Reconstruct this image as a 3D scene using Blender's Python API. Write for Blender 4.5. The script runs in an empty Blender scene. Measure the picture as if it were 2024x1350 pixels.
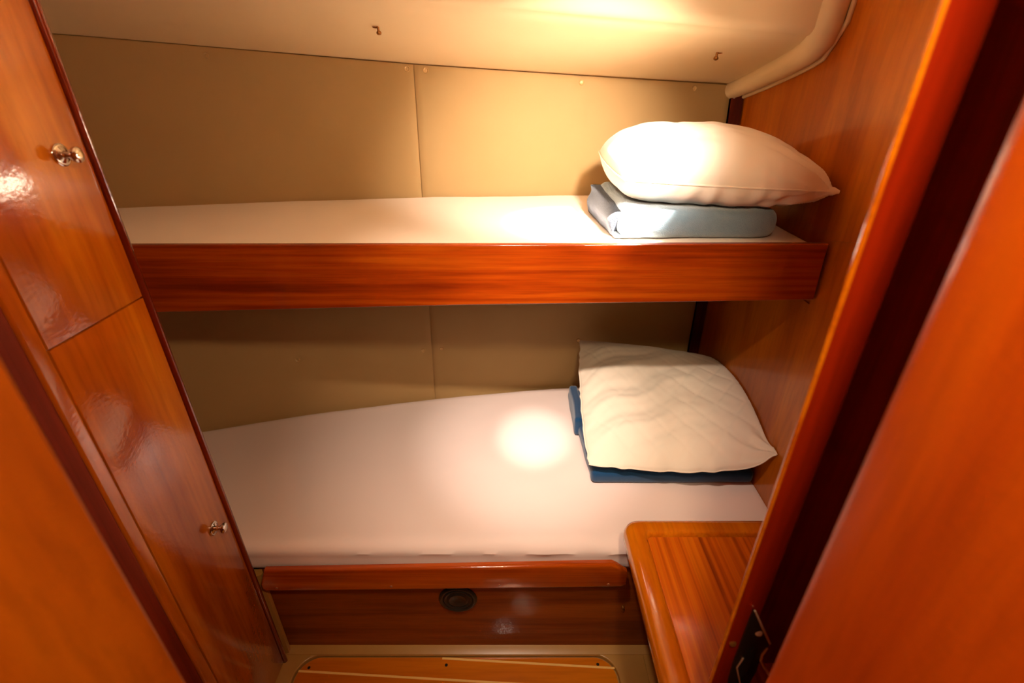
import bpy, bmesh, math, random
from mathutils import Vector, Matrix, noise
C = bpy.context.scene.collection
R = math.radians
random.seed(4)

# ------------------------------------------------------------------ camera
cd = bpy.data.cameras.new('camera')
cd.lens = 17.0; cd.sensor_width = 36.0; cd.clip_start = 0.02
cd.dof.use_dof = True; cd.dof.focus_distance = 1.30; cd.dof.aperture_fstop = 2.6
cam = bpy.data.objects.new('camera', cd); C.objects.link(cam)
cam.location = (0, 0, 1.62); cam.rotation_euler = (R(90 - 27.9), 0, 0)
bpy.context.scene.camera = cam
# ------------------------------------------------------------------ world, exposure
w = bpy.data.worlds.new('world'); bpy.context.scene.world = w; w.use_nodes = True
w.node_tree.nodes['Background'].inputs[0].default_value = (1.0, 0.72, 0.45, 1)
w.node_tree.nodes['Background'].inputs[1].default_value = 0.12
vs = bpy.context.scene.view_settings
vs.view_transform = 'Standard'; vs.look = 'None'; vs.exposure = 0.0; vs.gamma = 1.0; vs.use_curve_mapping = False
# ------------------------------------------------------------------ lights
def area(name, loc, target, size, power, col):
    l = bpy.data.lights.new(name, 'AREA'); l.shape = 'DISK'; l.size = size; l.energy = power; l.color = col
    o = bpy.data.objects.new(name, l); C.objects.link(o); o.location = loc
    o.rotation_euler = (Vector(target) - Vector(loc)).to_track_quat('-Z', 'Y').to_euler()
    return o
def spot(name, loc, target, ang, blend, power, col, rad=0.02):
    l = bpy.data.lights.new(name, 'SPOT'); l.spot_size = R(ang); l.spot_blend = blend; l.energy = power
    l.color = col; l.shadow_soft_size = rad
    o = bpy.data.objects.new(name, l); C.objects.link(o); o.location = loc
    o.rotation_euler = (Vector(target) - Vector(loc)).to_track_quat('-Z', 'Y').to_euler()
    return o
WARM = (1.0, 0.77, 0.47)
area('cabin_ceiling_light', (0.16, 0.03, 1.97), (0.10, 0.75, 1.0), 0.10, 8, WARM)
spot('upper_reading_spot', (0.44, 1.03, 1.95), (0.220, 1.32, 1.28), 31, 1.0, 2200, (1.0, 0.86, 0.72), 0.01)
spot('upper_wide_spot', (0.34, 0.58, 1.90), (0.10, 1.76, 1.30), 50, 1.0, 140, (1.0, 0.86, 0.72), 0.05)
spot('lower_reading_spot', (0.02, 0.40, 1.93), (0.08, 1.38, 0.50), 11, 1.0, 130, (1.0, 0.86, 0.74))
spot('lower_mid_spot', (-0.06, 0.42, 1.93), (0.08, 1.38, 0.50), 32, 1.0, 78, (1.0, 0.83, 0.70))
spot('lower_wide_spot', (-0.06, 0.42, 1.93), (0.12, 1.36, 0.60), 65, 1.0, 60, (1.0, 0.80, 0.62))
area('added_passage_fill', (0.0, -0.60, 1.95), (0.0, 0.1, 0.9), 0.25, 2, WARM)  # added fill, unseen behind the camera, brightens the near panels

# ------------------------------------------------------------------ materials
def new_mat(name):
    m = bpy.data.materials.new(name); m.use_nodes = True
    nt = m.node_tree; b = nt.nodes['Principled BSDF']
    return m, nt, b
def s2l(c):
    return tuple(((x/255)/12.92 if x/255 <= 0.04045 else ((x/255+0.055)/1.055)**2.4) for x in c) + (1,)
def wood(name, axis, dark, mid, light, across=14, along=1.2, rough=0.22, stripe=0.35, coat=1.0, peel=0.03, pore=0.14, seed=0.0):
    m, nt, b = new_mat(name); N = nt.nodes; L = nt.links
    tc = N.new('ShaderNodeTexCoord'); mp = N.new('ShaderNodeMapping')
    sc = [across]*3; sc['XYZ'.index(axis)] = along
    mp.inputs['Scale'].default_value = sc; mp.inputs['Location'].default_value = (seed, seed*1.7, seed*0.6)
    L.new(tc.outputs['Object'], mp.inputs['Vector'])
    n1 = N.new('ShaderNodeTexNoise'); n1.inputs['Scale'].default_value = 1.0; n1.inputs['Detail'].default_value = 5; n1.inputs['Distortion'].default_value = 0.35
    L.new(mp.outputs['Vector'], n1.inputs['Vector'])
    mp2 = N.new('ShaderNodeMapping'); sc2 = [across*11]*3; sc2['XYZ'.index(axis)] = along*7
    mp2.inputs['Scale'].default_value = sc2; L.new(tc.outputs['Object'], mp2.inputs['Vector'])
    n2 = N.new('ShaderNodeTexNoise'); n2.inputs['Scale'].default_value = 1.0; n2.inputs['Detail'].default_value = 3
    L.new(mp2.outputs['Vector'], n2.inputs['Vector'])
    mp3 = N.new('ShaderNodeMapping'); sc3 = [across*2.4]*3; sc3['XYZ'.index(axis)] = along*0.5
    mp3.inputs['Scale'].default_value = sc3; L.new(tc.outputs['Object'], mp3.inputs['Vector'])
    n3 = N.new('ShaderNodeTexNoise'); n3.inputs['Scale'].default_value = 1.0; n3.inputs['Detail'].default_value = 2
    L.new(mp3.outputs['Vector'], n3.inputs['Vector'])
    mx = N.new('ShaderNodeMix'); mx.data_type = 'FLOAT'; mx.inputs[0].default_value = stripe
    L.new(n1.outputs['Fac'], mx.inputs[2]); L.new(n3.outputs['Fac'], mx.inputs[3])
    rp = N.new('ShaderNodeValToRGB'); e = rp.color_ramp.elements
    e[0].position = 0.36; e[0].color = s2l(dark); e[1].position = 0.66; e[1].color = s2l(light)
    k = rp.color_ramp.elements.new(0.5); k.color = s2l(mid)
    L.new(mx.outputs[0], rp.inputs['Fac'])
    rp2 = N.new('ShaderNodeValToRGB'); e = rp2.color_ramp.elements
    e[0].position = 0.34; e[0].color = (1-pore,)*3 + (1,); e[1].position = 0.55; e[1].color = (1, 1, 1, 1)
    L.new(n2.outputs['Fac'], rp2.inputs['Fac'])
    mul = N.new('ShaderNodeMix'); mul.data_type = 'RGBA'; mul.blend_type = 'MULTIPLY'; mul.inputs[0].default_value = 1
    L.new(rp.outputs['Color'], mul.inputs[6]); L.new(rp2.outputs['Color'], mul.inputs[7])
    L.new(mul.outputs[2], b.inputs['Base Color'])
    b.inputs['Roughness'].default_value = rough
    b.inputs['Coat Weight'].default_value = coat; b.inputs['Coat Roughness'].default_value = 0.10; b.inputs['Coat IOR'].default_value = 1.65
    b.inputs['Specular IOR Level'].default_value = 0.15
    nb = N.new('ShaderNodeTexNoise'); nb.inputs['Scale'].default_value = 130; nb.inputs['Detail'].default_value = 2
    L.new(tc.outputs['Object'], nb.inputs['Vector'])
    bp = N.new('ShaderNodeBump'); bp.inputs['Strength'].default_value = peel; bp.inputs['Distance'].default_value = 0.01
    L.new(nb.outputs['Fac'], bp.inputs['Height'])
    L.new(bp.outputs['Normal'], b.inputs['Normal']); L.new(bp.outputs['Normal'], b.inputs['Coat Normal'])
    return m
def cloth(name, col, col2=None, rough=0.9, scale=900, bump=0.15, sheen=0.2, big=6, tint=0.5):
    m, nt, b = new_mat(name); N = nt.nodes; L = nt.links
    tc = N.new('ShaderNodeTexCoord')
    n = N.new('ShaderNodeTexNoise'); n.inputs['Scale'].default_value = big; n.inputs['Detail'].default_value = 4
    L.new(tc.outputs['Object'], n.inputs['Vector'])
    mx = N.new('ShaderNodeMix'); mx.data_type = 'RGBA'
    mx.inputs[6].default_value = s2l(col); mx.inputs[7].default_value = s2l(col2 or col)
    L.new(n.outputs['Fac'], mx.inputs[0]); L.new(mx.outputs[2], b.inputs['Base Color'])
    b.inputs['Roughness'].default_value = rough; b.inputs['Sheen Weight'].default_value = sheen
    b.inputs['Specular IOR Level'].default_value = 0.2
    n2 = N.new('ShaderNodeTexNoise'); n2.inputs['Scale'].default_value = scale; n2.inputs['Detail'].default_value = 2
    L.new(tc.outputs['Object'], n2.inputs['Vector'])
    bp = N.new('ShaderNodeBump'); bp.inputs['Strength'].default_value = bump; bp.inputs['Distance'].default_value = 0.002
    L.new(n2.outputs['Fac'], bp.inputs['Height']); L.new(bp.outputs['Normal'], b.inputs['Normal'])
    return m
def plain(name, col, rough=0.5, metal=0.0, coat=0.0):
    m, nt, b = new_mat(name); N = nt.nodes; L = nt.links
    tc = N.new('ShaderNodeTexCoord'); n = N.new('ShaderNodeTexNoise'); n.inputs['Scale'].default_value = 30
    L.new(tc.outputs['Object'], n.inputs['Vector'])
    mx = N.new('ShaderNodeMix'); mx.data_type = 'RGBA'; c = s2l(col)
    mx.inputs[6].default_value = c; mx.inputs[7].default_value = tuple(x*0.86 for x in c[:3]) + (1,)
    L.new(n.outputs['Fac'], mx.inputs[0]); L.new(mx.outputs[2], b.inputs['Base Color'])
    b.inputs['Roughness'].default_value = rough; b.inputs['Metallic'].default_value = metal; b.inputs['Coat Weight'].default_value = coat
    return m
M = {}
M['cab'] = wood('wardrobe_mahogany', 'Z', (146, 62, 4), (176, 88, 7), (206, 120, 13), across=9, along=1.3, seed=1.3)
M['edge'] = wood('dark_edge_mahogany', 'Z', (84, 18, 3), (108, 28, 4), (134, 44, 6), across=20, seed=5)
M['batten'] = wood('corner_batten_mahogany', 'Z', (84, 20, 3), (104, 30, 4), (124, 42, 6), across=20, seed=5, rough=0.6, coat=0.0)
M['bulk'] = wood('bulkhead_veneer', 'Z', (168, 80, 5), (188, 98, 8), (204, 114, 12), across=7, along=1.5, stripe=0.2, rough=0.35, coat=0.5, seed=2)
M['fiddle'] = wood('bunk_board_mahogany', 'X', (118, 34, 4), (154, 56, 5), (184, 84, 10), across=26, along=1.6, seed=3, rough=0.28, stripe=0.4)
M['base'] = wood('berth_base_mahogany', 'X', (112, 48, 6), (134, 62, 8), (150, 74, 10), across=22, along=1.8, seed=8, rough=0.5, coat=0.15)
M['rail'] = wood('berth_rail_mahogany', 'X', (150, 54, 5), (176, 74, 8), (198, 96, 11), across=24, along=1.2, seed=9)
M['tabler'] = wood('table_rim_mahogany', 'Y', (176, 80, 5), (198, 102, 8), (214, 124, 12), across=14, along=1.6, seed=4, rough=0.18)
M['tablet'] = wood('table_panel_stripes', 'Y', (140, 52, 4), (198, 92, 8), (214, 114, 11), across=24, along=0.5, seed=6, rough=0.4, stripe=0.75, coat=0.25)
M['tableb'] = wood('table_body_mahogany', 'Z', (110, 34, 4), (130, 44, 6), (150, 56, 8), across=14, seed=7)
M['pass_r'] = wood('right_passage_mahogany', 'Z', (174, 64, 3), (200, 84, 5), (212, 98, 8), across=7, along=1.0, seed=11, coat=0.08, rough=0.45)
M['pass_l'] = wood('left_passage_mahogany', 'Z', (136, 62, 3), (164, 82, 4), (180, 98, 8), across=6, along=1.8, seed=12, coat=0.15, rough=0.4)
M['post'] = wood('door_post_mahogany', 'Z', (100, 18, 2), (124, 24, 3), (146, 34, 4), across=12, seed=13, rough=0.35, coat=0.5)
M['sole'] = wood('floor_board_mahogany', 'X', (196, 100, 12), (208, 112, 15), (218, 124, 18), across=10, along=1, seed=14, stripe=0.2, rough=0.3, pore=0.1)
M['liner'] = cloth('cream_vinyl', (229, 194, 135), (223, 186, 125), rough=0.55, scale=1400, bump=0.06, sheen=0.0)
M['head'] = cloth('headliner_vinyl', (238, 214, 174), (234, 208, 166), rough=0.6, scale=1400, bump=0.06, sheen=0.0)
M['sheet'] = cloth('pinkish_white_sheet', (240, 218, 212), (244, 224, 216), rough=0.85, scale=1500, bump=0.05)
M['sheet2'] = cloth('cream_white_sheet', (242, 226, 208), (246, 230, 214), rough=0.85, scale=1500, bump=0.05)
M['pillow'] = cloth('cream_pillow_cotton', (244, 228, 208), (248, 234, 216), scale=1200, bump=0.08)
M['towel'] = cloth('grey_blue_plush', (108, 134, 152), (130, 152, 166), rough=1.0, scale=420, bump=0.9, sheen=0.6, big=40)
M['towel_shade'] = cloth('shaded_grey_plush', (30, 36, 46), (46, 52, 62), rough=1.0, scale=420, bump=0.9, sheen=0.05, big=40)  # blanket plush darkened, shade of the left folds put into the colour
M['navy'] = cloth('navy_blue_fleece', (16, 58, 98), (22, 68, 108), rough=1.0, scale=500, bump=0.6, sheen=0.4, big=40)
M['gel'] = plain('tan_gelcoat', (176, 128, 62), 0.3, coat=0.3)
M['gelw'] = plain('cream_gelcoat', (214, 180, 128), 0.4)
M['chrome'] = plain('polished_chrome', (232, 226, 220), 0.06, 1.0)
M['brass'] = plain('aged_brass', (150, 98, 42), 0.35, 0.7)
M['steel'] = plain('worn_steel', (236, 214, 190), 0.35, 0.35)
M['black'] = plain('black_plastic', (34, 30, 24), 0.4)
M['hole'] = plain('dark_recess', (14, 8, 6), 0.9)
M['stripe'] = plain('pale_inlay', (246, 196, 112), 0.35)
M['button'] = plain('cream_button', (206, 166, 108), 0.4)
M['screw'] = plain('screw_plug', (176, 110, 70), 0.35, 0.3)
M['deck'] = plain('deckhead_cream', (232, 200, 158), 0.6)

# ------------------------------------------------------------------ helpers
def tag(o, label=None, cat=None, group=None, kind=None):
    if label: o['label'] = label
    if cat: o['category'] = cat
    if group: o['group'] = group
    if kind: o['kind'] = kind
    return o
def thing(name, loc, label, cat, group=None):
    o = bpy.data.objects.new(name, None); C.objects.link(o); o.location = loc; o.empty_display_size = 0.05
    return tag(o, label, cat, group)
def worldpos(p):
    v = Vector((0, 0, 0))
    while p: v += p.location; p = p.parent
    return v
def obj(name, bm, mat, parent=None, smooth=True, origin=None):
    """bm in world coordinates; the mesh is made relative to its own origin."""
    off = Vector(origin) if origin is not None else (worldpos(parent) if parent else Vector((0, 0, 0)))
    bm.normal_update()
    bmesh.ops.translate(bm, verts=bm.verts, vec=-off)
    me = bpy.data.meshes.new(name); bm.to_mesh(me); bm.free()
    me.materials.append(mat)
    if smooth:
        for p in me.polygons: p.use_smooth = True
        try: me.set_sharp_from_angle(angle=R(38))
        except Exception: pass
    o = bpy.data.objects.new(name, me); C.objects.link(o)
    o.location = off - worldpos(parent) if parent else off
    if parent: o.parent = parent
    return o
def struct(name, bm, mat, label=None, smooth=True):
    return tag(obj(name, bm, mat, None, smooth), label, kind='structure')
def box(bm, x0, x1, y0, y1, z0, z1, bev=0.0, seg=3):
    vs_ = [bm.verts.new(p) for p in ((x0,y0,z0),(x1,y0,z0),(x1,y1,z0),(x0,y1,z0),(x0,y0,z1),(x1,y0,z1),(x1,y1,z1),(x0,y1,z1))]
    fs = [(3,2,1,0),(4,5,6,7),(0,1,5,4),(1,2,6,5),(2,3,7,6),(3,0,4,7)]
    ff = [bm.faces.new([vs_[i] for i in f]) for f in fs]
    if bev > 0:
        es = list({e for f in ff for e in f.edges})
        bmesh.ops.bevel(bm, geom=es, offset=bev, segments=seg, profile=0.5, affect='EDGES')
    return bm
def B(*a, **k): return box(bmesh.new(), *a, **k)
def prism(pts, axis, a, b, bev=0.0, seg=2, bm=None):
    """closed polygon pts in the plane normal to axis, extruded a..b"""
    bm = bm or bmesh.new()
    def P(p, t):
        if axis == 'Z': return (p[0], p[1], t)
        if axis == 'Y': return (p[0], t, p[1])
        return (t, p[0], p[1])
    A = [bm.verts.new(P(p, a)) for p in pts]; D = [bm.verts.new(P(p, b)) for p in pts]
    fa = bm.faces.new(A); fb = bm.faces.new(list(reversed(D)))
    n = len(pts); new = [fa, fb]
    for i in range(n): new.append(bm.faces.new((A[i], D[i], D[(i+1) % n], A[(i+1) % n])))
    bmesh.ops.recalc_face_normals(bm, faces=new)
    if bev > 0:
        es = list({e for f in (fa, fb) for e in f.edges})
        bmesh.ops.bevel(bm, geom=es, offset=bev, segments=seg, profile=0.5, affect='EDGES')
    return bm
def tube(pts, r, n=10, bm=None, closed=False, flat=None):
    """round tube along pts; r number or per-point; flat=(axis vector, factor) squashes"""
    bm = bm or bmesh.new(); pts = [Vector(p) for p in pts]; rings = []
    up = Vector((0, 0, 1)); m = len(pts); prev = None
    for i, p in enumerate(pts):
        a = pts[(i-1) % m] if closed or i > 0 else p
        b = pts[(i+1) % m] if closed or i < m-1 else p
        t = (b - a).normalized()
        if prev is None:
            s = t.cross(up) if abs(t.dot(up)) < 0.95 else t.cross(Vector((1, 0, 0)))
        else: s = prev - t*prev.dot(t)
        s.normalize(); prev = s; q = t.cross(s).normalized()
        rr = r[i] if isinstance(r, (list, tuple)) else r
        ring = []
        for k in range(n):
            an = 2*math.pi*k/n
            v = s*math.cos(an)*rr + q*math.sin(an)*rr
            if flat: v -= flat[0]*v.dot(flat[0])*(1-flat[1])
            ring.append(bm.verts.new(p + v))
        rings.append(ring)
    cnt = m if closed else m-1
    for i in range(cnt):
        A, D = rings[i], rings[(i+1) % m]
        for k in range(n): bm.faces.new((A[k], A[(k+1) % n], D[(k+1) % n], D[k]))
    if not closed:
        bm.faces.new(list(reversed(rings[0]))); bm.faces.new(rings[-1])
    bmesh.ops.recalc_face_normals(bm, faces=bm.faces)
    return bm
def lathe(prof, base, axis, n=24, bm=None):
    """prof: (distance along axis, radius) list"""
    bm = bm or bmesh.new(); ax = Vector(axis).normalized(); base = Vector(base)
    s = ax.cross(Vector((0, 0, 1))) if abs(ax.z) < 0.9 else ax.cross(Vector((1, 0, 0)))
    s.normalize(); q = ax.cross(s); rings = []
    for d, r in prof:
        rings.append([bm.verts.new(base + ax*d + (s*math.cos(2*math.pi*k/n) + q*math.sin(2*math.pi*k/n))*max(r, 1e-5)) for k in range(n)])
    for A, D in zip(rings, rings[1:]):
        for k in range(n): bm.faces.new((A[k], A[(k+1) % n], D[(k+1) % n], D[k]))
    bm.faces.new(list(reversed(rings[0]))); bm.faces.new(rings[-1])
    bmesh.ops.recalc_face_normals(bm, faces=bm.faces)
    return bm
def interp(x, tab):
    if x <= tab[0][0]: (a, fa), (b, fb) = tab[0], tab[1]
    elif x >= tab[-1][0]: (a, fa), (b, fb) = tab[-2], tab[-1]
    else:
        for (a, fa), (b, fb) in zip(tab, tab[1:]):
            if a <= x <= b: break
    return fa + (fb-fa)*(x-a)/(b-a)
def soft(tab):
    """smooth a piecewise linear table a little"""
    return lambda x: (interp(x-0.12, tab) + 2*interp(x, tab) + interp(x+0.12, tab))/4
f_low = soft([(-1.5, 1.33), (-1.147, 1.434), (-0.81, 1.538), (-0.315, 1.652), (0.167, 1.726), (0.8, 1.775)])
f_mid = soft([(-1.5, 1.51), (-1.25, 1.570), (-0.80, 1.662), (-0.326, 1.742), (0.322, 1.775), (0.8, 1.79)])
f_top = soft([(-1.5, 1.54), (-1.23, 1.605), (-0.90, 1.69), (-0.31, 1.785), (0.23, 1.815), (0.8, 1.845)])
def hull(x, z):
    if z < 1.28: return f_low(x) + (f_mid(x)-f_low(x))*(z-0.5)/0.78
    return f_mid(x) + (f_top(x)-f_mid(x))*(z-1.28)/0.40
ztop = soft([(-1.5, 1.763), (-1.23, 1.747), (-0.9, 1.724), (-0.31, 1.682), (0.23, 1.651), (0.70, 1.626), (0.8, 1.621)])
def grid(nu, nv, fn, bm=None, flip=False):
    bm = bm or bmesh.new()
    V = [[bm.verts.new(fn(i/nu, j/nv)) for j in range(nv+1)] for i in range(nu+1)]
    for i in range(nu):
        for j in range(nv):
            q = (V[i][j], V[i+1][j], V[i+1][j+1], V[i][j+1])
            bm.faces.new(tuple(reversed(q)) if flip else q)
    return bm

# ------------------------------------------------------------------ the setting
floor_bm = B(-1.9, 1.0, -1.2, 2.0, -0.06, -0.012)
struct('floor', floor_bm, M['gel'])
# moulded tan sole rim round the hatch recess
def rrect(x0, x1, y0, y1, r, n=8, corners=(1, 1, 1, 1)):
    pts = []
    for (cx, cy, a0, on) in ((x1-r, y1-r, 0, corners[0]), (x0+r, y1-r, 90, corners[1]), (x0+r, y0+r, 180, corners[2]), (x1-r, y0+r, 270, corners[3])):
        if on:
            for k in range(n+1):
                a = R(a0 + 90*k/n); pts.append((cx + r*math.cos(a), cy + r*math.sin(a)))
        else:
            pts.append((cx + (r if a0 in (0, 270) else -r), cy + (r if a0 in (0, 90) else -r)))
    return pts
def ring_prism(outer, inner, z0, z1, bm=None):
    bm = bm or bmesh.new(); n = len(outer)
    L_ = [[bm.verts.new((p[0], p[1], z)) for p in loop] for loop, z in ((outer, z0), (outer, z1), (inner, z1), (inner, z0))]
    for a in range(4):
        A, D = L_[a], L_[(a+1) % 4]
        for i in range(n): bm.faces.new((A[i], A[(i+1) % n], D[(i+1) % n], D[i]))
    bmesh.ops.recalc_face_normals(bm, faces=bm.faces)
    return bm
HX0, HX1, HY0, HY1, HR = -0.672, 0.326, 0.36, 0.897, 0.065
inner = rrect(HX0-0.006, HX1+0.006, HY0-0.006, HY1+0.006, HR+0.006)
def outer_of(p):
    # matching outer loop on a larger rounded rectangle
    return p
outer = rrect(-0.80, 0.42, 0.31, 0.94, 0.03)
rim = ring_prism(outer, inner, -0.012, 0.004)
es = [e for e in rim.edges if all(abs(v.co.z-0.004) < 1e-5 for v in e.verts) and all(HX0-0.02 < v.co.x < HX1+0.02 and HY0-0.02 < v.co.y < HY1+0.02 for v in e.verts)]
bmesh.ops.bevel(rim, geom=es, offset=0.004, segments=3, profile=0.5, affect='EDGES')
struct('trim_1', rim, M['gel'], 'tan moulded lip around the wooden floor board')
rb = B(0.4205, 0.80, 0.31, 0.94, -0.012, 0.004, bev=0.003)
struct('trim_2', rb, M['gel'], 'tan moulded floor step under the side table')
# tan sill along the foot of the berth base
sl = prism([(0.900, 0.000), (0.902, 0.006), (0.918, 0.012), (0.940, 0.016), (0.940, 0.0)], 'X', -0.80, 0.77)
struct('trim_3', sl, M['gel'], 'tan moulded sill along the foot of the berth')

# hull behind the liner
hb = grid(40, 24, lambda u, v: (-1.6+2.5*u, hull(-1.6+2.5*u, 0.0+1.9*v)+0.022, 0.0+1.9*v))
bmesh.ops.solidify(hb, geom=hb.faces[:], thickness=-0.02)
struct('wall_back', hb, M['gelw'])
# right bulkhead
bk = B(0.772, 0.80, 0.30, 2.0, -0.02, 2.02)
struct('wall_right', bk, M['bulk'], 'varnished mahogany bulkhead at the head of the bunks')
fc = prism([(0.47, 0.0), (0.47, 1.46), (1.148, 1.287), (1.150, 1.12), (1.74, 1.12), (1.74, 0.0)], 'X', 0.7685, 0.7725, bev=0.001)
struct('trim_4', fc, M['bulk'], 'slightly raised lower facing of the mahogany bulkhead')
# corner batten between hull liner and bulkhead
cb = bmesh.new()
nz = 30
def batten(u, v):
    z = 0.3 + 1.36*v; y = hull(0.745, z)-0.004
    pr = [(0.768, y-0.030), (0.750, y-0.026), (0.735, y-0.010), (0.735, y+0.01)]
    i = min(int(u*3+1e-6), 2); t = u*3-i
    a, b = pr[i], pr[i+1]
    return (a[0]+(b[0]-a[0])*t, a[1]+(b[1]-a[1])*t, z)
cb = grid(3, 30, batten)
bmesh.ops.solidify(cb, geom=cb.faces[:], thickness=0.006)
struct('trim_5', cb, M['batten'], 'dark wooden batten in the corner beside the bulkhead')
t_sc = obj('screw', lathe([(0, 0.004), (0.001, 0.0038), (0.0016, 0.002)], (0.7425, hull(0.745, 1.585)-0.021, 1.585), (-0.7, -0.7, 0), 12), M['steel'])
t_sc.parent = bpy.data.objects['trim_5']

# headliner: sloping panel, rounded crease, riser up to the deckhead
def zc(x): return 1.770 - 0.074*x
def headline(u, v):
    x = -1.6 + 2.33*u
    z0, z1 = ztop(x)-0.001, zc(x); y0, y1 = f_top(x)+0.012, 1.345
    if v < 0.7:
        t = v/0.7; y = y0 + (y1+0.02-y0)*t; z = z0 + (z1-z0)*t - 0.006*math.sin(math.pi*t)
        t2 = max(0, (t-0.92)/0.08); z += 0.006*t2*t2
    else:
        t = (v-0.7)/0.3
        a = min(t/0.35, 1)*math.pi/2
        y = y1 + 0.02 - 0.028*math.sin(a) ; z = z1 + 0.006 + 0.028*(1-math.cos(a))
        if t > 0.35: z += (t-0.35)/0.65*0.22; y -= (t-0.35)/0.65*0.03
    # right end dips into a valley before the moulding
    d = max(0, (x-0.66)/0.07); z -= 0.0*d
    return (x, y, z)
hd = grid(60, 60, headline)
struct('ceiling', hd, M['head'], 'sloping cream headliner above the upper bunk')
dk = B(-1.9, 0.9, -1.2, 1.345, 2.0, 2.03)
struct('ceiling_1', dk, M['deck'])
# padded moulding along the bulkhead
mp_ = [(0.742, 1.90, 1.592), (0.742, 1.80, 1.612), (0.742, 1.65, 1.640), (0.742, 1.50, 1.672), (0.741, 1.43, 1.689), (0.740, 1.39, 1.702), (0.739, 1.362, 1.722), (0.738, 1.350, 1.750), (0.738, 1.345, 1.80), (0.738, 1.342, 1.88), (0.738, 1.34, 1.99)]
mo = tube(mp_, [0.026, 0.027, 0.029, 0.031, 0.032, 0.033, 0.034, 0.035, 0.036, 0.037, 0.038], 16)
lip = tube([(0.768, p[1]-0.010, p[2]-0.024 if i < 6 else p[2]-0.012) if i < 7 else (0.768, p[1]-0.030, p[2]) for i, p in enumerate(mp_)], 0.006, 10, bm=mo)
struct('trim_6', mo, M['head'], 'padded cream moulding where the headliner meets the bulkhead')

# passage walls either side of the camera, and a dark wall closing the gap beside the wardrobe
pr = prism([(0.291, 0.300), (0.294, 0.310), (0.303, 0.318), (0.33, 0.320), (0.80, 0.320), (0.80, 0.26), (0.36, 0.20), (0.40, -1.2), (0.37, -1.2), (0.297, 0.27)], 'Z', -0.02, 2.0)
struct('wall_front', pr, M['pass_r'], 'orange mahogany panel close to the camera at the right')
pl = prism([(-0.366, 0.298), (-0.371, 0.304), (-0.380, 0.310), (-0.40, 0.312), (-1.6, 0.316), (-1.6, 0.29), (-0.44, 0.26), (-0.50, -1.2), (-0.47, -1.2), (-0.371, 0.27)], 'Z', -0.02, 2.0)
struct('wall_left', pl, M['pass_l'], 'orange mahogany panel close to the camera at the left')
struct('wall_side', B(-0.86, -0.84, 0.3, 0.584, -0.02, 2.0), M['edge'])  # dark wood chosen to give the gap its shade
struct('wall_end', B(-1.9, 0.9, -1.2, -1.17, -0.02, 2.02), M['pass_l'])

# ------------------------------------------------------------------ door post (right) with strike plate
dp = thing('door_post', (0.36, 0.45, 0), 'dark red mahogany door post with a metal strike plate near its foot', 'door post')
def arc(cx, cy, r, a0, a1, n=5): return [(cx + r*math.cos(R(a0+(a1-a0)*k/n)), cy + r*math.sin(R(a0+(a1-a0)*k/n))) for k in range(n+1)]
post = [(0.362, 0.470)] + arc(0.3255, 0.4380, 0.0040, 190, 270) + arc(0.358, 0.438, 0.004, -90, 0) + [(0.3625, 0.452), (0.376, 0.470), (0.435, 0.548), (0.58, 0.548), (0.60, 0.565), (0.428, 0.565)]
obj('post', prism(post, 'Z', 0.0, 2.0), M['post'], dp)
obj('edge_highlight', tube([(0.3230, 0.4370, 0.005), (0.3230, 0.4370, 1.0), (0.3230, 0.4370, 1.995)], 0.0030, 10), M['tabler'], dp)  # lighter wood tube, stands in for the highlight on the rounded edge
sp = obj('strike_plate', prism([(0.3450, 0.958), (0.350, 0.950), (0.388, 0.876), (0.3875, 0.862), (0.384, 0.838), (0.386, 0.80), (0.378, 0.72), (0.352, 0.70), (0.345, 0.82)], 'Y', 0.4310, 0.4335), M['black'], dp)
obj('latch_hole', prism([(0.360, 0.862), (0.366, 0.868), (0.372, 0.85), (0.373, 0.80), (0.368, 0.765), (0.360, 0.775), (0.357, 0.82)], 'Y', 0.4300, 0.4312), M['hole'], sp)
obj('strike_lip', tube([(0.347, 0.4305, 0.957), (0.366, 0.4300, 0.920), (0.387, 0.4290, 0.880)], [0.0012, 0.0017, 0.0016], 8), M['steel'], sp)['label'] = 'bright bent edge of the plate'
obj('latch_spring', tube([(0.3870, 0.4305, 0.866), (0.3825, 0.4290, 0.850), (0.3835, 0.4285, 0.836), (0.392, 0.4280, 0.820), (0.404, 0.4270, 0.802)], [0.0014, 0.0018, 0.0019, 0.0019, 0.0022], 8), M['steel'], sp)
obj('plate_edge', tube([(0.3560, 0.4300, 0.84), (0.3520, 0.4300, 0.815), (0.3600, 0.4295, 0.79), (0.372, 0.4295, 0.755)], 0.0012, 8), M['steel'], sp)
obj('screw', lathe([(0, 0.0055), (0.0012, 0.0050), (0.002, 0.001)], (0.3655, 0.4312, 0.903), (-0.2, -1, 0.3), 14), M['steel'], sp)
obj('screw', lathe([(0, 0.0055), (0.0012, 0.0052), (0.0022, 0.001)], (0.3345, 0.4338, 0.873), (0, -1, 0.5), 14), M['brass'], dp)

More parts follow.
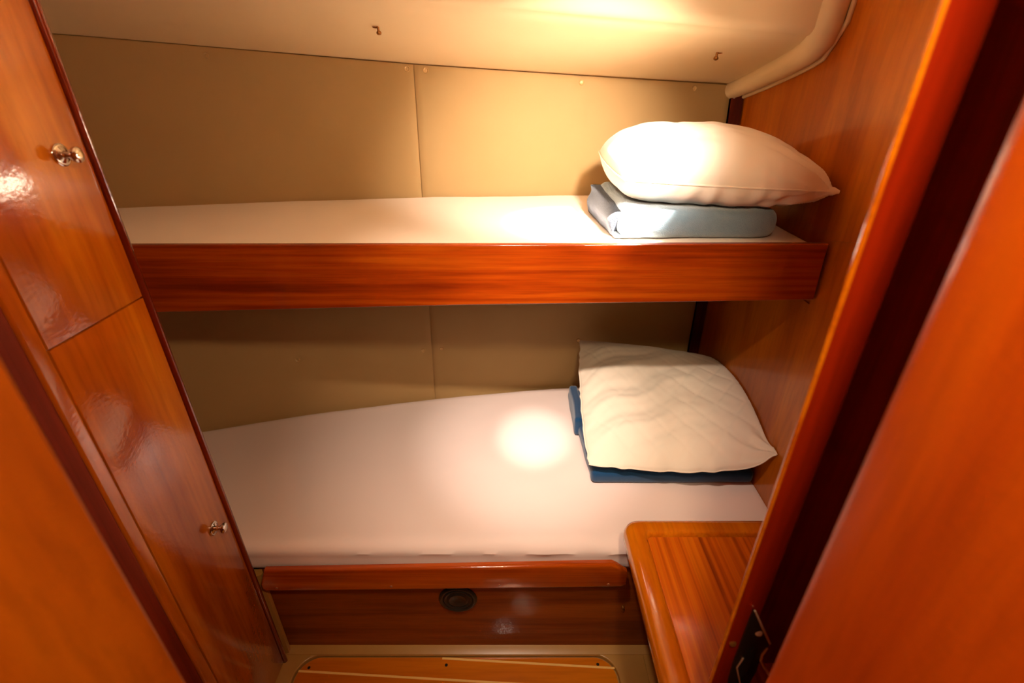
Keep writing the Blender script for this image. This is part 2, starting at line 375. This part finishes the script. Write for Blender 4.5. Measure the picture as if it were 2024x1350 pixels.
# ------------------------------------------------------------------ wardrobe (left)
wd = thing('wardrobe', (-0.72, 0.76, 0), 'tall varnished mahogany wardrobe with two doors and chrome knobs', 'wardrobe')
obj('carcass', B(-1.50, -0.728, 0.585, 0.902, 0.0, 2.0, bev=0.002), M['cab'], wd)
st = prism([(-0.728, 0.628)] + arc(-0.724, 0.632, 0.006, -90, 0) + arc(-0.724, 0.650, 0.006, 0, 60) + [(-0.728, 0.656)], 'Z', 0.0, 2.0)
obj('front_stile', st, M['cab'], wd)
def door_bm(z0, z1):
    bm = B(-0.7305, -0.720, 0.6585, 0.8745, z0, z1)
    for f in bm.faces: f.normal_update()
    es = [e for e in bm.edges if all(abs(v.co.x+0.720) < 1e-5 for v in e.verts)]
    bmesh.ops.bevel(bm, geom=es, offset=0.002, segments=2, profile=0.5, affect='EDGES')
    return bm
et = prism([(-0.728, 0.583)] + arc(-0.726, 0.590, 0.007, -90, 0) + arc(-0.726, 0.620, 0.007, 0, 90) + [(-0.728, 0.6275)], 'Z', 0.0, 2.0)
obj('edge_trim', et, M['batten'], wd)['label'] = 'dark red edging on the side nearest the camera'
ud = obj('door', door_bm(1.2565, 1.996), M['cab'], wd)
ld = obj('door', door_bm(0.012, 1.2535), M['cab'], wd)
def knob(parent, y, z, s, label):
    ax = Vector((1, 0.05, 0)); k = obj('knob', lathe([(0, 0.0125*s), (0.0015*s, 0.013*s), (0.003*s, 0.0125*s), (0.0045*s, 0.0095*s), (0.006*s, 0.006*s), (0.012*s, 0.0050*s), (0.016*s, 0.0065*s), (0.0195*s, 0.0105*s), (0.0225*s, 0.0120*s), (0.0255*s, 0.0112*s), (0.0275*s, 0.0080*s), (0.0283*s, 0.003*s)], (-0.7202, y, z), ax, 32), M['chrome'], parent)
    k['label'] = label
    r = obj('knob_ring', lathe([(0, 0.0165*s), (0.0012*s, 0.0165*s), (0.0024*s, 0.0150*s), (0.0026*s, 0.012*s)], (-0.7200, y, z), ax, 32), M['chrome'], parent)
    return k
knob(ud, 0.822, 1.522, 1.05, 'larger chrome knob')
knob(ld, 0.820, 0.676, 1.05, 'small chrome knob')
ep = prism([(-0.730, 0.8765)] + arc(-0.721, 0.884, 0.0075, -90, 90, 8) + [(-0.730, 0.902)], 'Z', 0.0, 2.0)
obj('edge_trim', ep, M['edge'], wd)['label'] = 'dark red half-round edging'
# cream corner strip between wardrobe and berth base
cs = prism([(-0.728, 0.903), (-0.716, 0.906), (-0.714, 0.915), (-0.722, 0.926), (-0.745, 0.926)], 'Z', 0.0, 0.386)
struct('trim_7', cs, M['gel'], 'tan vertical strip between the wardrobe and the berth base')

# ------------------------------------------------------------------ hull liner panels with buttons
def liner(name, xa, xb, z0, label, buttons):
    nx, nzv = int((xb-xa)/0.012), 90
    pos = Vector(((xa+xb)/2, hull((xa+xb)/2, z0)+0.01, z0))
    t = thing(name, pos, label, 'wall panel', 'padded cream liner panels on the hull')
    def fn(u, v):
        x = xa + (xb-xa)*u; zt = ztop(x)-0.0035; z = z0 + (zt-z0)*v
        d = min(x-xa, xb-x); e = max(0, 1-d/0.006); e2 = max(0, 1-(zt-z)/0.006)
        y = hull(x, z) + 0.005*(e*e) + 0.004*e2*e2
        for bx, bz in buttons:
            r2 = (x-bx)**2 + (z-bz)**2
            if r2 < 0.0064: y += 0.0065*math.exp(-r2/0.00026)
        y += 0.0012*noise.noise(Vector((x*6, 0, z*6)))
        return (x, y, z)
    g = grid(nx, nzv, fn)
    bmesh.ops.solidify(g, geom=g.faces[:], thickness=-0.008)
    bmesh.ops.recalc_face_normals(g, faces=g.faces)
    obj('padding', g, M['liner'], t)
    for bx, bz in buttons:
        y = hull(bx, bz) + 0.0058
        obj('button', lathe([(0, 0.0088), (0.0026, 0.0088), (0.0042, 0.0078), (0.0030, 0.0062), (0.0016, 0.0046), (0.0022, 0.001)], (bx, y, bz), (0, -1, 0.06), 20), M['button'], t)
    return t
liner('liner_panel', -1.62, -0.317, 0.36, 'padded cream liner panel on the hull, left of the vertical seam', [(-0.919, 1.700), (-0.337, 1.667), (-0.806, 0.709), (-0.349, 0.695)])
liner('liner_panel', -0.315, 0.742, 0.36, 'padded cream liner panel on the hull, right of the vertical seam', [(-0.278, 1.663), (0.230, 1.629), (0.611, 1.611), (-0.279, 0.695), (0.270, 0.699)])

# ------------------------------------------------------------------ hooks in the headliner
def hook(x, y, flip, label):
    z = interp(0, [(0, 0), (1, 1)])
    t = (f_top(x)+0.012 - y)/(f_top(x)+0.012-1.365)
    zz = ztop(x) + (zc(x)-ztop(x))*t - 0.006*math.sin(math.pi*t)
    h = thing('brass_hook', (x, y, zz), label, 'hook', 'small brass hooks in the headliner')
    obj('stem', tube([(x, y, zz+0.002), (x, y, zz-0.006), (x+0.001*flip, y-0.001, zz-0.012)], 0.0032, 10), M['brass'], h)
    obj('head', lathe([(0, 0.002), (0.001, 0.0055), (0.004, 0.0068), (0.007, 0.0058), (0.009, 0.002)], (x+0.001*flip, y-0.001, zz-0.010), (0.15*flip, -0.35, -1), 18), M['brass'], h)
    obj('arm', tube([(x, y, zz-0.001), (x-0.006*flip, y, zz-0.0018), (x-0.014*flip, y, zz-0.0012)], [0.0026, 0.0020, 0.0012], 8), M['brass'], h)
hook(-0.350, 1.50, 1, 'small brass hook in the headliner above the wall seam')
hook(0.547, 1.50, -1, 'small brass hook in the headliner above the upper pillow')

# ------------------------------------------------------------------ upper bunk
ub = thing('upper_bunk', (0.0, 1.15, 1.10), 'upper bunk with a long red mahogany front board', 'bunk')
bb = bmesh.new()
pts = [(-1.45, 1.281), (0.758, 1.285), (0.764, 1.140), (0.30, 1.132), (-0.146, 1.125), (-0.916, 1.105), (-1.45, 1.092)]
bb = prism(list(reversed(pts)), 'Y', 1.130, 1.150)
es = [e for e in bb.edges if abs(e.verts[0].co.y-e.verts[1].co.y) < 1e-6]
bmesh.ops.bevel(bb, geom=es, offset=0.0045, segments=4, profile=0.5, affect='EDGES')
obj('front_board', bb, M['fiddle'], ub)
def bunk_base(u, v):
    x = -1.45 + 2.215*u; return (x, 1.151 + (hull(x, 1.19)-0.004-1.151)*v, 1.188)
g = grid(30, 4, bunk_base); bmesh.ops.solidify(g, geom=g.faces[:], thickness=0.014)
bmesh.ops.recalc_face_normals(g, faces=g.faces)
obj('bunk_base', g, M['gelw'], ub)

def rounded_slab(nx, ny, nz, X0, X1, Y0, Y1, Z0, Z1, r):
    """dense box with rounded edges"""
    bm = bmesh.new(); cache = {}
    def pt(i, j, k):
        key = (i, j, k)
        if key in cache: return cache[key]
        def warp(t, n):  # denser near both ends
            s = t/n; return 0.5 - 0.5*math.cos(math.pi*s) if n > 3 else s
        p = Vector((X0+(X1-X0)*(0.35*warp(i, nx)+0.65*i/nx), Y0+(Y1-Y0)*(0.35*warp(j, ny)+0.65*j/ny), Z0+(Z1-Z0)*(k/nz)))
        c = Vector((min(max(p.x, X0+r), X1-r), min(max(p.y, Y0+r), Y1-r), min(max(p.z, Z0+r), Z1-r)))
        d = p - c
        if d.length > 1e-7:
            m_ = max(abs(d.x), abs(d.y), abs(d.z))
            p = c + d.normalized()*m_
        cache[key] = bm.verts.new(p); return cache[key]
    for i in range(nx):
        for j in range(ny):
            bm.faces.new((pt(i, j, 0), pt(i, j+1, 0), pt(i+1, j+1, 0), pt(i+1, j, 0)))
            bm.faces.new((pt(i, j, nz), pt(i+1, j, nz), pt(i+1, j+1, nz), pt(i, j+1, nz)))
    for i in range(nx):
        for k in range(nz):
            bm.faces.new((pt(i, 0, k), pt(i+1, 0, k), pt(i+1, 0, k+1), pt(i, 0, k+1)))
            bm.faces.new((pt(i, ny, k), pt(i, ny, k+1), pt(i+1, ny, k+1), pt(i+1, ny, k)))
    for j in range(ny):
        for k in range(nz):
            bm.faces.new((pt(0, j, k), pt(0, j, k+1), pt(0, j+1, k+1), pt(0, j+1, k)))
            bm.faces.new((pt(nx, j, k), pt(nx, j+1, k), pt(nx, j+1, k+1), pt(nx, j, k+1)))
    return bm
def nz3(p, s, seed=0.0): return noise.noise(Vector((p.x*s+seed, p.y*s+seed*0.7, p.z*s)))

def mattress(name, X0, X1, Yf, back, Z0, Z1, r, mat, label, cat, wr):
    D = 0.62
    bm = rounded_slab(150, 50, 8, X0, X1, 0, D, Z0, Z1, r)
    for v in bm.verts:
        p = v.co.copy()
        yb = back(p.x) - 0.003
        t = p.y/D
        v.co.y = Yf + (yb-Yf)*t
        top = max(0, (p.z-Z0)/(Z1-Z0))
        v.co.z += top*(0.0016*nz3(v.co, 5, 3) + 0.0008*nz3(v.co, 16, 9))
        wr(v, p, t, top)
    return tag(obj(name, bm, mat, None, origin=((X0+X1)/2, Yf+0.3, Z0)), label, cat)
def wr_up(v, p, t, top): pass
mattress('upper_mattress', -1.42, 0.745, 1.153, lambda x: hull(x, 1.25), 1.190, 1.2765, 0.018, M['sheet2'], 'thin mattress under a cream white sheet on the upper bunk', 'mattress', wr_up)
def wr_low(v, p, t, top):
    if v.co.x > 0.7675: v.co.x = 0.7675
    # little tucked folds along the front edge, strongest towards the right end
    if t < 0.16:
        a = (1-t/0.16)
        k = 0.25 + 0.75*min(1, max(0, (p.x+0.25)/0.45))
        q = Vector((p.x*14 + p.y*5, p.z*26, 2.0))
        v.co.y -= 0.006*a*k*noise.noise(q)*min(1, top*2)
        v.co.z += 0.005*a*k*noise.noise(Vector((p.x*18, p.y*30, 7)))*top
    if t < 0.05 and top < 0.65: v.co.y += 0.004
mattress('lower_mattress', -1.42, 0.790, 0.9075, lambda x: hull(x, 0.47), 0.388, 0.500, 0.034, M['sheet'], 'wide mattress under a pinkish white sheet on the lower berth', 'mattress', wr_low)

# ------------------------------------------------------------------ lower berth
lb = thing('lower_berth', (-0.2, 0.927, 0), 'lower berth with mahogany base panel and front rail', 'bunk')
obj('base_panel', B(-0.732, 0.768, 0.927, 0.942, 0.012, 0.386), M['base'], lb)
def berth_base(u, v):
    x = -1.45 + 2.215*u; return (x, 0.930 + (hull(x, 0.38)-0.004-0.930)*v, 0.374)
g = grid(30, 4, berth_base); bmesh.ops.solidify(g, geom=g.faces[:], thickness=-0.012)
bmesh.ops.recalc_face_normals(g, faces=g.faces)
obj('berth_top', g, M['gelw'], lb)
rl = [(-0.7125, 0.352), (-0.712, 0.372), (-0.690, 0.428), (-0.2, 0.442), (0.276, 0.4565), (0.290, 0.448), (0.322, 0.420), (0.327, 0.372), (0.31, 0.362), (-0.2, 0.352), (-0.70, 0.343)]
rb_ = prism(list(reversed(rl)), 'Y', 0.8855, 0.9035)
es = [e for e in rb_.edges if abs(e.verts[0].co.y-0.8855) < 1e-6 and abs(e.verts[1].co.y-0.8855) < 1e-6]
bmesh.ops.bevel(rb_, geom=es, offset=0.007, segments=4, profile=0.5, affect='EDGES')
rail = obj('front_rail', rb_, M['rail'], lb)
obj('rail_support', B(-0.70, 0.31, 0.903, 0.9275, 0.356, 0.384), M['base'], lb)
for (x, z) in ((-0.668, 0.3585), (-0.342, 0.3665), (-0.035, 0.3715), (0.272, 0.3755)):
    obj('screw', lathe([(0, 0.0042), (0.0010, 0.0038), (0.0016, 0.001)], (x, 0.8856, z), (0, -1, 0), 14), M['screw'], rail)
obj('catch', lathe([(0, 0.004), (0.003, 0.0045), (0.006, 0.003), (0.008, 0.0035), (0.010, 0.001)], (0.338, 0.927, 0.215), (0, -1, 0), 14), M['brass'], lb)
obj('catch', lathe([(0, 0.005), (0.002, 0.0055), (0.004, 0.003)], (0.341, 0.927, 0.198), (0, -1, 0), 14), M['brass'], lb)
vt = thing('round_vent', (-0.163, 0.927, 0.252), 'round black plastic vent in the berth base panel', 'vent')
obj('rim', lathe([(0, 0.0575), (0.004, 0.0575), (0.0075, 0.054), (0.0085, 0.050), (0.0070, 0.046), (0.004, 0.044), (0.003, 0.040)], (-0.163, 0.927, 0.252), (0, -1, 0), 48), M['black'], vt)
obj('cover', lathe([(0, 0.0435), (0.005, 0.0435), (0.0075, 0.040), (0.0065, 0.036), (0.0045, 0.034), (0.0060, 0.030), (0.0085, 0.026), (0.0060, 0.018), (0.0040, 0.008), (0.0038, 0.001)], (-0.163, 0.9262, 0.252), (0, -1, 0), 48), M['black'], vt)

# ------------------------------------------------------------------ side table
tb = thing('side_table', (0.55, 0.68, 0), 'mahogany side table with a raised rim and striped inset top', 'table')
X0, X1, Y0, Y1 = 0.287, 0.768, 0.430, 0.905
def loop(d, r, z): return [(x, y, z) for x, y in rrect(X0+d, X1-d*0.3, Y0+d, Y1-d, r, 8, (1, 1, 1, 1))]
tbm = bmesh.new()
prof = [(0.012, 0.572), (0.003, 0.577), (0.0, 0.585), (0.0005, 0.600), (0.004, 0.611), (0.011, 0.6175), (0.020, 0.6200), (0.040, 0.6205), (0.0465, 0.6185), (0.0505, 0.6145), (0.053, 0.609), (0.054, 0.606)]
rings = []
for d, z in prof:
    r = max(0.040 - d*0.6, 0.016)
    rings.append([tbm.verts.new(p) for p in loop(d, r, z)])
for A, D in zip(rings, rings[1:]):
    n = len(A)
    for i in range(n): tbm.faces.new((A[i], A[(i+1) % n], D[(i+1) % n], D[i]))
tbm.faces.new(list(reversed(rings[0]))); tbm.faces.new(rings[-1])
bmesh.ops.recalc_face_normals(tbm, faces=tbm.faces)
obj('rim', tbm, M['tabler'], tb)
pn = prism(rrect(X0+0.0545, X1-0.018, Y0+0.0545, Y1-0.0545, 0.012, 6), 'Z', 0.606, 0.6095, bev=0.0012)
obj('top_panel', pn, M['tablet'], tb)
obj('cabinet_body', B(0.47, 0.766, 0.50, 0.900, 0.006, 0.573, bev=0.002), M['tableb'], tb)

# ------------------------------------------------------------------ floor board with pale stripes
fb = thing('floor_board', (-0.17, 0.62, -0.012), 'orange wooden floor board with pale stripes and rounded corners', 'floor board')
obj('board', prism(rrect(HX0, HX1, HY0, HY1, HR), 'Z', -0.012, -0.002, bev=0.0015), M['sole'], fb)
def stripe(xa, ya, xb, yb):
    wd_ = 0.0032; d = Vector((xb-xa, yb-ya)).normalized(); n = Vector((-d.y, d.x))*wd_
    g = bmesh.new()
    P = [(xa-n.x, ya-n.y), (xb-n.x, yb-n.y), (xb+n.x, yb+n.y), (xa+n.x, ya+n.y)]
    return prism(P, 'Z', -0.003, -0.0012, bm=g)
sl_ = (0.821-0.856)/(-0.019+0.669)
for k in range(7):
    # a fan of parallel pale strips, 65 mm apart
    off = 0.062 - 0.062*k
    xa, xb = HX0+0.003, HX1-0.003
    ya = 0.856 + off + (xa+0.669)*sl_; yb = 0.856 + off + (xb+0.669)*sl_
    if ya > HY1-0.012:      # starts on the back edge of the board
        xa = xa + (ya-(HY1-0.003))/(-sl_); ya = HY1-0.003
    if yb < HY0+0.02 or ya < HY0+HR: continue
    obj('inlay_stripe', stripe(xa, ya, xb, yb), M['stripe'], fb)
for (x, y) in ((-0.640, 0.866), (-0.208, 0.874), (0.272, 0.876)):
    obj('screw', lathe([(0, 0.0050), (0.0006, 0.0048), (0.0012, 0.0040), (0.0008, 0.001)], (x, y, -0.0026), (0, 0, 1), 16), M['hole'], fb)

# ------------------------------------------------------------------ bedding
def bag(c00, c10, c11, c01, Tt, Tb, fn=None, N=(110, 90), pinch=0.04, pw=2.6, ex=0.55, floor=None, ear=0.0):
    """Stuffed pillow from four seam corners (front-left, front-right, back-right, back-left)."""
    c00, c10, c11, c01 = map(Vector, (c00, c10, c11, c01)); nu, nv = N
    bm = bmesh.new(); n0 = ((c10-c00).cross(c01-c00)).normalized()
    if n0.z < 0: n0 = -n0
    eu, ev = (c10-c00).normalized(), (c01-c00).normalized()
    def w(t): return 0.5-0.5*math.cos(math.pi*t)
    def base(u, v):
        p = c00*(1-u)*(1-v) + c10*u*(1-v) + c11*u*v + c01*(1-u)*v
        a, b = 2*u-1, 2*v-1
        # edges bow inwards between the corners (negative: outwards)
        p = p - eu*a*abs(a)**3*pinch*(1-b*b) - ev*b*abs(b)**3*pinch*(1-a*a)
        return p
    top, bot = {}, {}
    for i in range(nu+1):
        for j in range(nv+1):
            u, v = w(i/nu)*0.5+0.5*i/nu, w(j/nv)*0.5+0.5*j/nv
            a, b = 2*u-1, 2*v-1
            pa, pb_ = pw(u, v) if callable(pw) else (pw, pw)
            h = (max(0, 1-abs(a)**pa)*max(0, 1-abs(b)**pb_))**ex
            p = base(u, v); edge = i in (0, nu) or j in (0, nv)
            t = p + n0*(Tt(u, v) if callable(Tt) else Tt)*h
            if fn: t = fn(t, u, v, h, 1)
            if floor is not None and t.z < floor: t.z = floor
            top[i, j] = bm.verts.new(t)
            if edge: bot[i, j] = top[i, j]
            else:
                q = p - n0*(Tb(u, v) if callable(Tb) else Tb)*h
                if fn: q = fn(q, u, v, h, -1)
                if floor is not None and q.z < floor: q.z = floor
                bot[i, j] = bm.verts.new(q)
    for i in range(nu):
        for j in range(nv):
            bm.faces.new((top[i, j], top[i+1, j], top[i+1, j+1], top[i, j+1]))
            q = (bot[i, j], bot[i, j+1], bot[i+1, j+1], bot[i+1, j])
            try: bm.faces.new(q)
            except ValueError: pass
    seam = [top[i, 0].co.copy() for i in range(nu)] + [top[nu, j].co.copy() for j in range(nv)] + [top[i, nv].co.copy() for i in range(nu, 0, -1)] + [top[0, j].co.copy() for j in range(nv, 0, -1)]
    return bm, seam
# folded blankets: a fat rolled fold in front, loose leaves at the left
def leaf(X0, X1, Y0, Y1, Z0, Z1, r, fn, n=(60, 44, 8)):
    bm = rounded_slab(n[0], n[1], n[2], X0, X1, Y0, Y1, Z0, Z1, r)
    for v in bm.verts: fn(v)
    return bm
tw = thing('folded_blanket', (0.46, 1.33, 1.278), 'folded grey-blue plush blanket on the upper bunk, under the plump pillow', 'blanket')
def tw_fn(v):
    p = v.co
    k = max(0, (0.32-p.x)/0.06)
    q = max(0, (p.y-1.24)/0.22)
    top = (p.z-1.279)/0.075
    p.x -= 0.018*q*max(0, min(1, (0.5-p.x)/0.2)) - 0.012*top*(1 if p.x < 0.4 else 0)
    p.z += top*(0.024*q*max(0, min(1, (0.42-p.x)/0.15)) + 0.004*nz3(p, 9, 2))
    p.z += 0.0022*nz3(p, 22, 5)*top
    p.y += 0.004*nz3(p, 14, 1)
    # the front right end of the fold is rounded off and a bit lower
    e = max(0, (p.x-0.60)/0.08); p.z -= 0.010*e*e*top; p.y += 0.030*e*e
    if p.z < 1.2782: p.z = 1.2782
obj('outer_fold', leaf(0.262, 0.672, 1.185, 1.50, 1.2782, 1.350, 0.030, tw_fn), M['towel'], tw)
def tw2(v):
    p = v.co; q = max(0, (p.y-1.24)/0.22); top = max(0, (p.z-1.279)/0.055)
    p.x -= 0.020*q; p.z += top*0.020*q + 0.002*nz3(p, 20, 4)*top
    p.x += 0.010*math.sin(p.z*90)*top + 0.003*nz3(p, 16, 1)
    if p.z < 1.2782: p.z = 1.2782
i1 = obj('inner_fold', leaf(0.250, 0.32, 1.225, 1.49, 1.2782, 1.338, 0.010, tw2, (20, 40, 10)), M['towel_shade'], tw); i1['label'] = 'inner fold with its shade painted in dark grey'
def tw3(v):
    p = v.co; q = max(0, (p.y-1.20)/0.25); top = max(0, (p.z-1.279)/0.02)
    p.x -= 0.022*q; p.z += 0.0015*nz3(p, 20, 8)*min(top, 1)
    if p.z < 1.2782: p.z = 1.2782
obj('lower_fold', leaf(0.258, 0.33, 1.200, 1.47, 1.2782, 1.290, 0.005, tw3, (20, 40, 4)), M['towel'], tw)

# plump upper pillow
pu = thing('pillow', (0.50, 1.36, 1.352), 'plump smooth cream pillow on the upper bunk, piled on the grey-blue blanket', 'pillow')
def pu_fn(p, u, v, h, s):
    a, b = 2*u-1, 2*v-1
    e = 1-h
    # gathers running in from the seam, strongest at the front right corner
    g1 = math.exp(-((u-1.0)**2+(v-0.0)**2)/0.05)
    ang = math.atan2(v+0.02, 1.02-u)
    p.z += s*0.014*g1*math.sin(ang*16+1)*min(1, 4*h)*min(1, 6*e)
    fr = math.exp(-v/0.14)
    p.z += s*0.006*fr*math.sin(u*46+3*noise.noise(Vector((u*5, 1, 2))))*h*(1 if s < 0 else 0.4)
    p.y -= 0.003*fr*math.sin(u*60+2*noise.noise(Vector((u*7, 3, 2))))*(1 if s < 0 else 0.3)
    p += Vector((0, 0, 1))*(0.010*noise.noise(Vector((u*4, v*4, 3+s)))*h + 0.0035*noise.noise(Vector((u*13, v*11, 5+s)))*h)
    if s < 0:
        lim = 1.356 + 0.026*max(0, min(1, (0.44-p.x)/0.15))*max(0, (p.y-1.24)/0.22)
        if p.z < lim and 0.25 < p.x < 0.68: p.z = lim
        elif p.z < lim-0.004: p.z = lim-0.004
    return p
pbm, seam = bag((0.272, 1.215, 1.418), (0.742, 1.145, 1.404), (0.752, 1.53, 1.440), (0.262, 1.55, 1.445), lambda u, v: 0.106, lambda u, v: 0.090, pu_fn, pinch=-0.012, pw=lambda u, v: (4.6-2.6*min(1, u*1.6), 2.4), ex=0.5)
obj('cushion', pbm, M['pillow'], pu)
obj('piping', tube(seam[::2], 0.0024, 8, closed=True), M['pillow'], pu)
# pinched ear at the front right corner
ear = tube([(0.712, 1.168, 1.403), (0.728, 1.158, 1.404), (0.742, 1.148, 1.404), (0.752, 1.141, 1.404)], [0.020, 0.014, 0.011, 0.003], 14, flat=(Vector((0, 0, 1)), 0.75))
for v in ear.verts: v.co.z += 0.002*math.sin(v.co.y*600)
obj('corner_ear', ear, M['pillow'], pu)

# navy blanket and quilted lower pillow
nb = thing('folded_blanket', (0.50, 1.40, 0.500), 'folded navy blue fleece blanket on the lower berth, under the quilted pillow', 'blanket')
def nb_fn(v):
    p = v.co; top = (p.z-0.502)/0.05
    p.z += top*0.003*nz3(p, 8, 2); p.x -= 0.018*max(0, (p.y-1.2)/0.3)*(1 if p.x < 0.4 else 0)
    p.x += 0.003*nz3(p, 12, 6); p.y += 0.003*nz3(p, 10, 3)
    p.z = max(p.z, 0.5022); p.x = min(p.x, 0.7665)
obj('outer_fold', leaf(0.248, 0.764, 1.142, 1.62, 0.5022, 0.550, 0.018, nb_fn), M['navy'], nb)
def nb2(v):
    p = v.co; p.x -= 0.010*nz3(p, 7, 2); p.z += 0.003*nz3(p, 9, 2)
obj('inner_fold', leaf(0.228, 0.262, 1.38, 1.60, 0.503, 0.580, 0.010, nb2, (16, 30, 8)), M['navy'], nb)

pq = thing('quilted_pillow', (0.50, 1.40, 0.549), 'flat cream quilted pillow on the lower berth, leaning up against the hull', 'pillow')
def pq_fn(p, u, v, h, s):
    if s > 0:
        # diamond quilting lines pressed into the top and long diagonal creases
        a, b = (u*6.2+v*5.4), (u*6.2-v*5.4)
        d = min(abs(a-round(a)), abs(b-round(b)))
        wavy = 0.5+0.5*noise.noise(Vector((u*3, v*3, 1)))
        p.z -= 0.0032*math.exp(-(d/0.06)**2)*(1.0 if (v < 0.3 or u > 0.6) else 0.45)*min(1, h*2)*(0.4+wavy)
        cr = math.sin((v*27 - u*13) + 3.0*noise.noise(Vector((u*3.2, v*3.2, 8))))
        p.z += 0.0075*cr*abs(cr)*h*max(0.12, min(1, 1.15-u*1.1))
        g1 = math.exp(-((u-1.0)**2+(v-0.0)**2)/0.03); ang = math.atan2(v+0.02, 1.02-u)
        p.z += 0.009*g1*math.sin(ang*13)*min(1, 4*h)
        p.z += 0.006*noise.noise(Vector((u*4, v*4, 3)))*h + 0.0022*noise.noise(Vector((u*16, v*14, 5)))*h
    p.z += 0.032*math.exp(-((1-u)**2+v*v)/0.006) + 0.075*u**5*math.sin(math.pi*min(1, 0.12+v*0.88))**0.8
    p.x += 0.010*math.exp(-((1-u)**2+v*v)/0.01)
    fr = math.exp(-u/0.05)
    p.x += (0.0015+0.003*max(0, noise.noise(Vector((v*5, 3, 0)))))*fr*math.sin(v*62 + 7*noise.noise(Vector((v*6, 0, 0))))
    p.y -= 0.0025*math.exp(-v/0.05)*math.sin(u*38 + 3*noise.noise(Vector((u*6, 0, 4))))
    if p.x > 0.765: p.x = 0.765
    lim = hull(p.x, p.z)-0.008
    if p.y > lim: p.y = lim
    if p.z < 0.554: p.z = 0.554
    return p
qb, seam = bag((0.238, 1.140, 0.588), (0.760, 1.082, 0.612), (0.756, 1.63, 0.690), (0.272, 1.690, 0.728), lambda u, v: 0.050+0.018*u*(1-v), lambda u, v: 0.034+0.10*v+0.05*u, pq_fn, pinch=-0.014, pw=3.0, ex=0.6)
obj('cushion', qb, M['pillow'], pq)
obj('piping', tube(seam[::2], 0.0020, 8, closed=True), M['pillow'], pq)
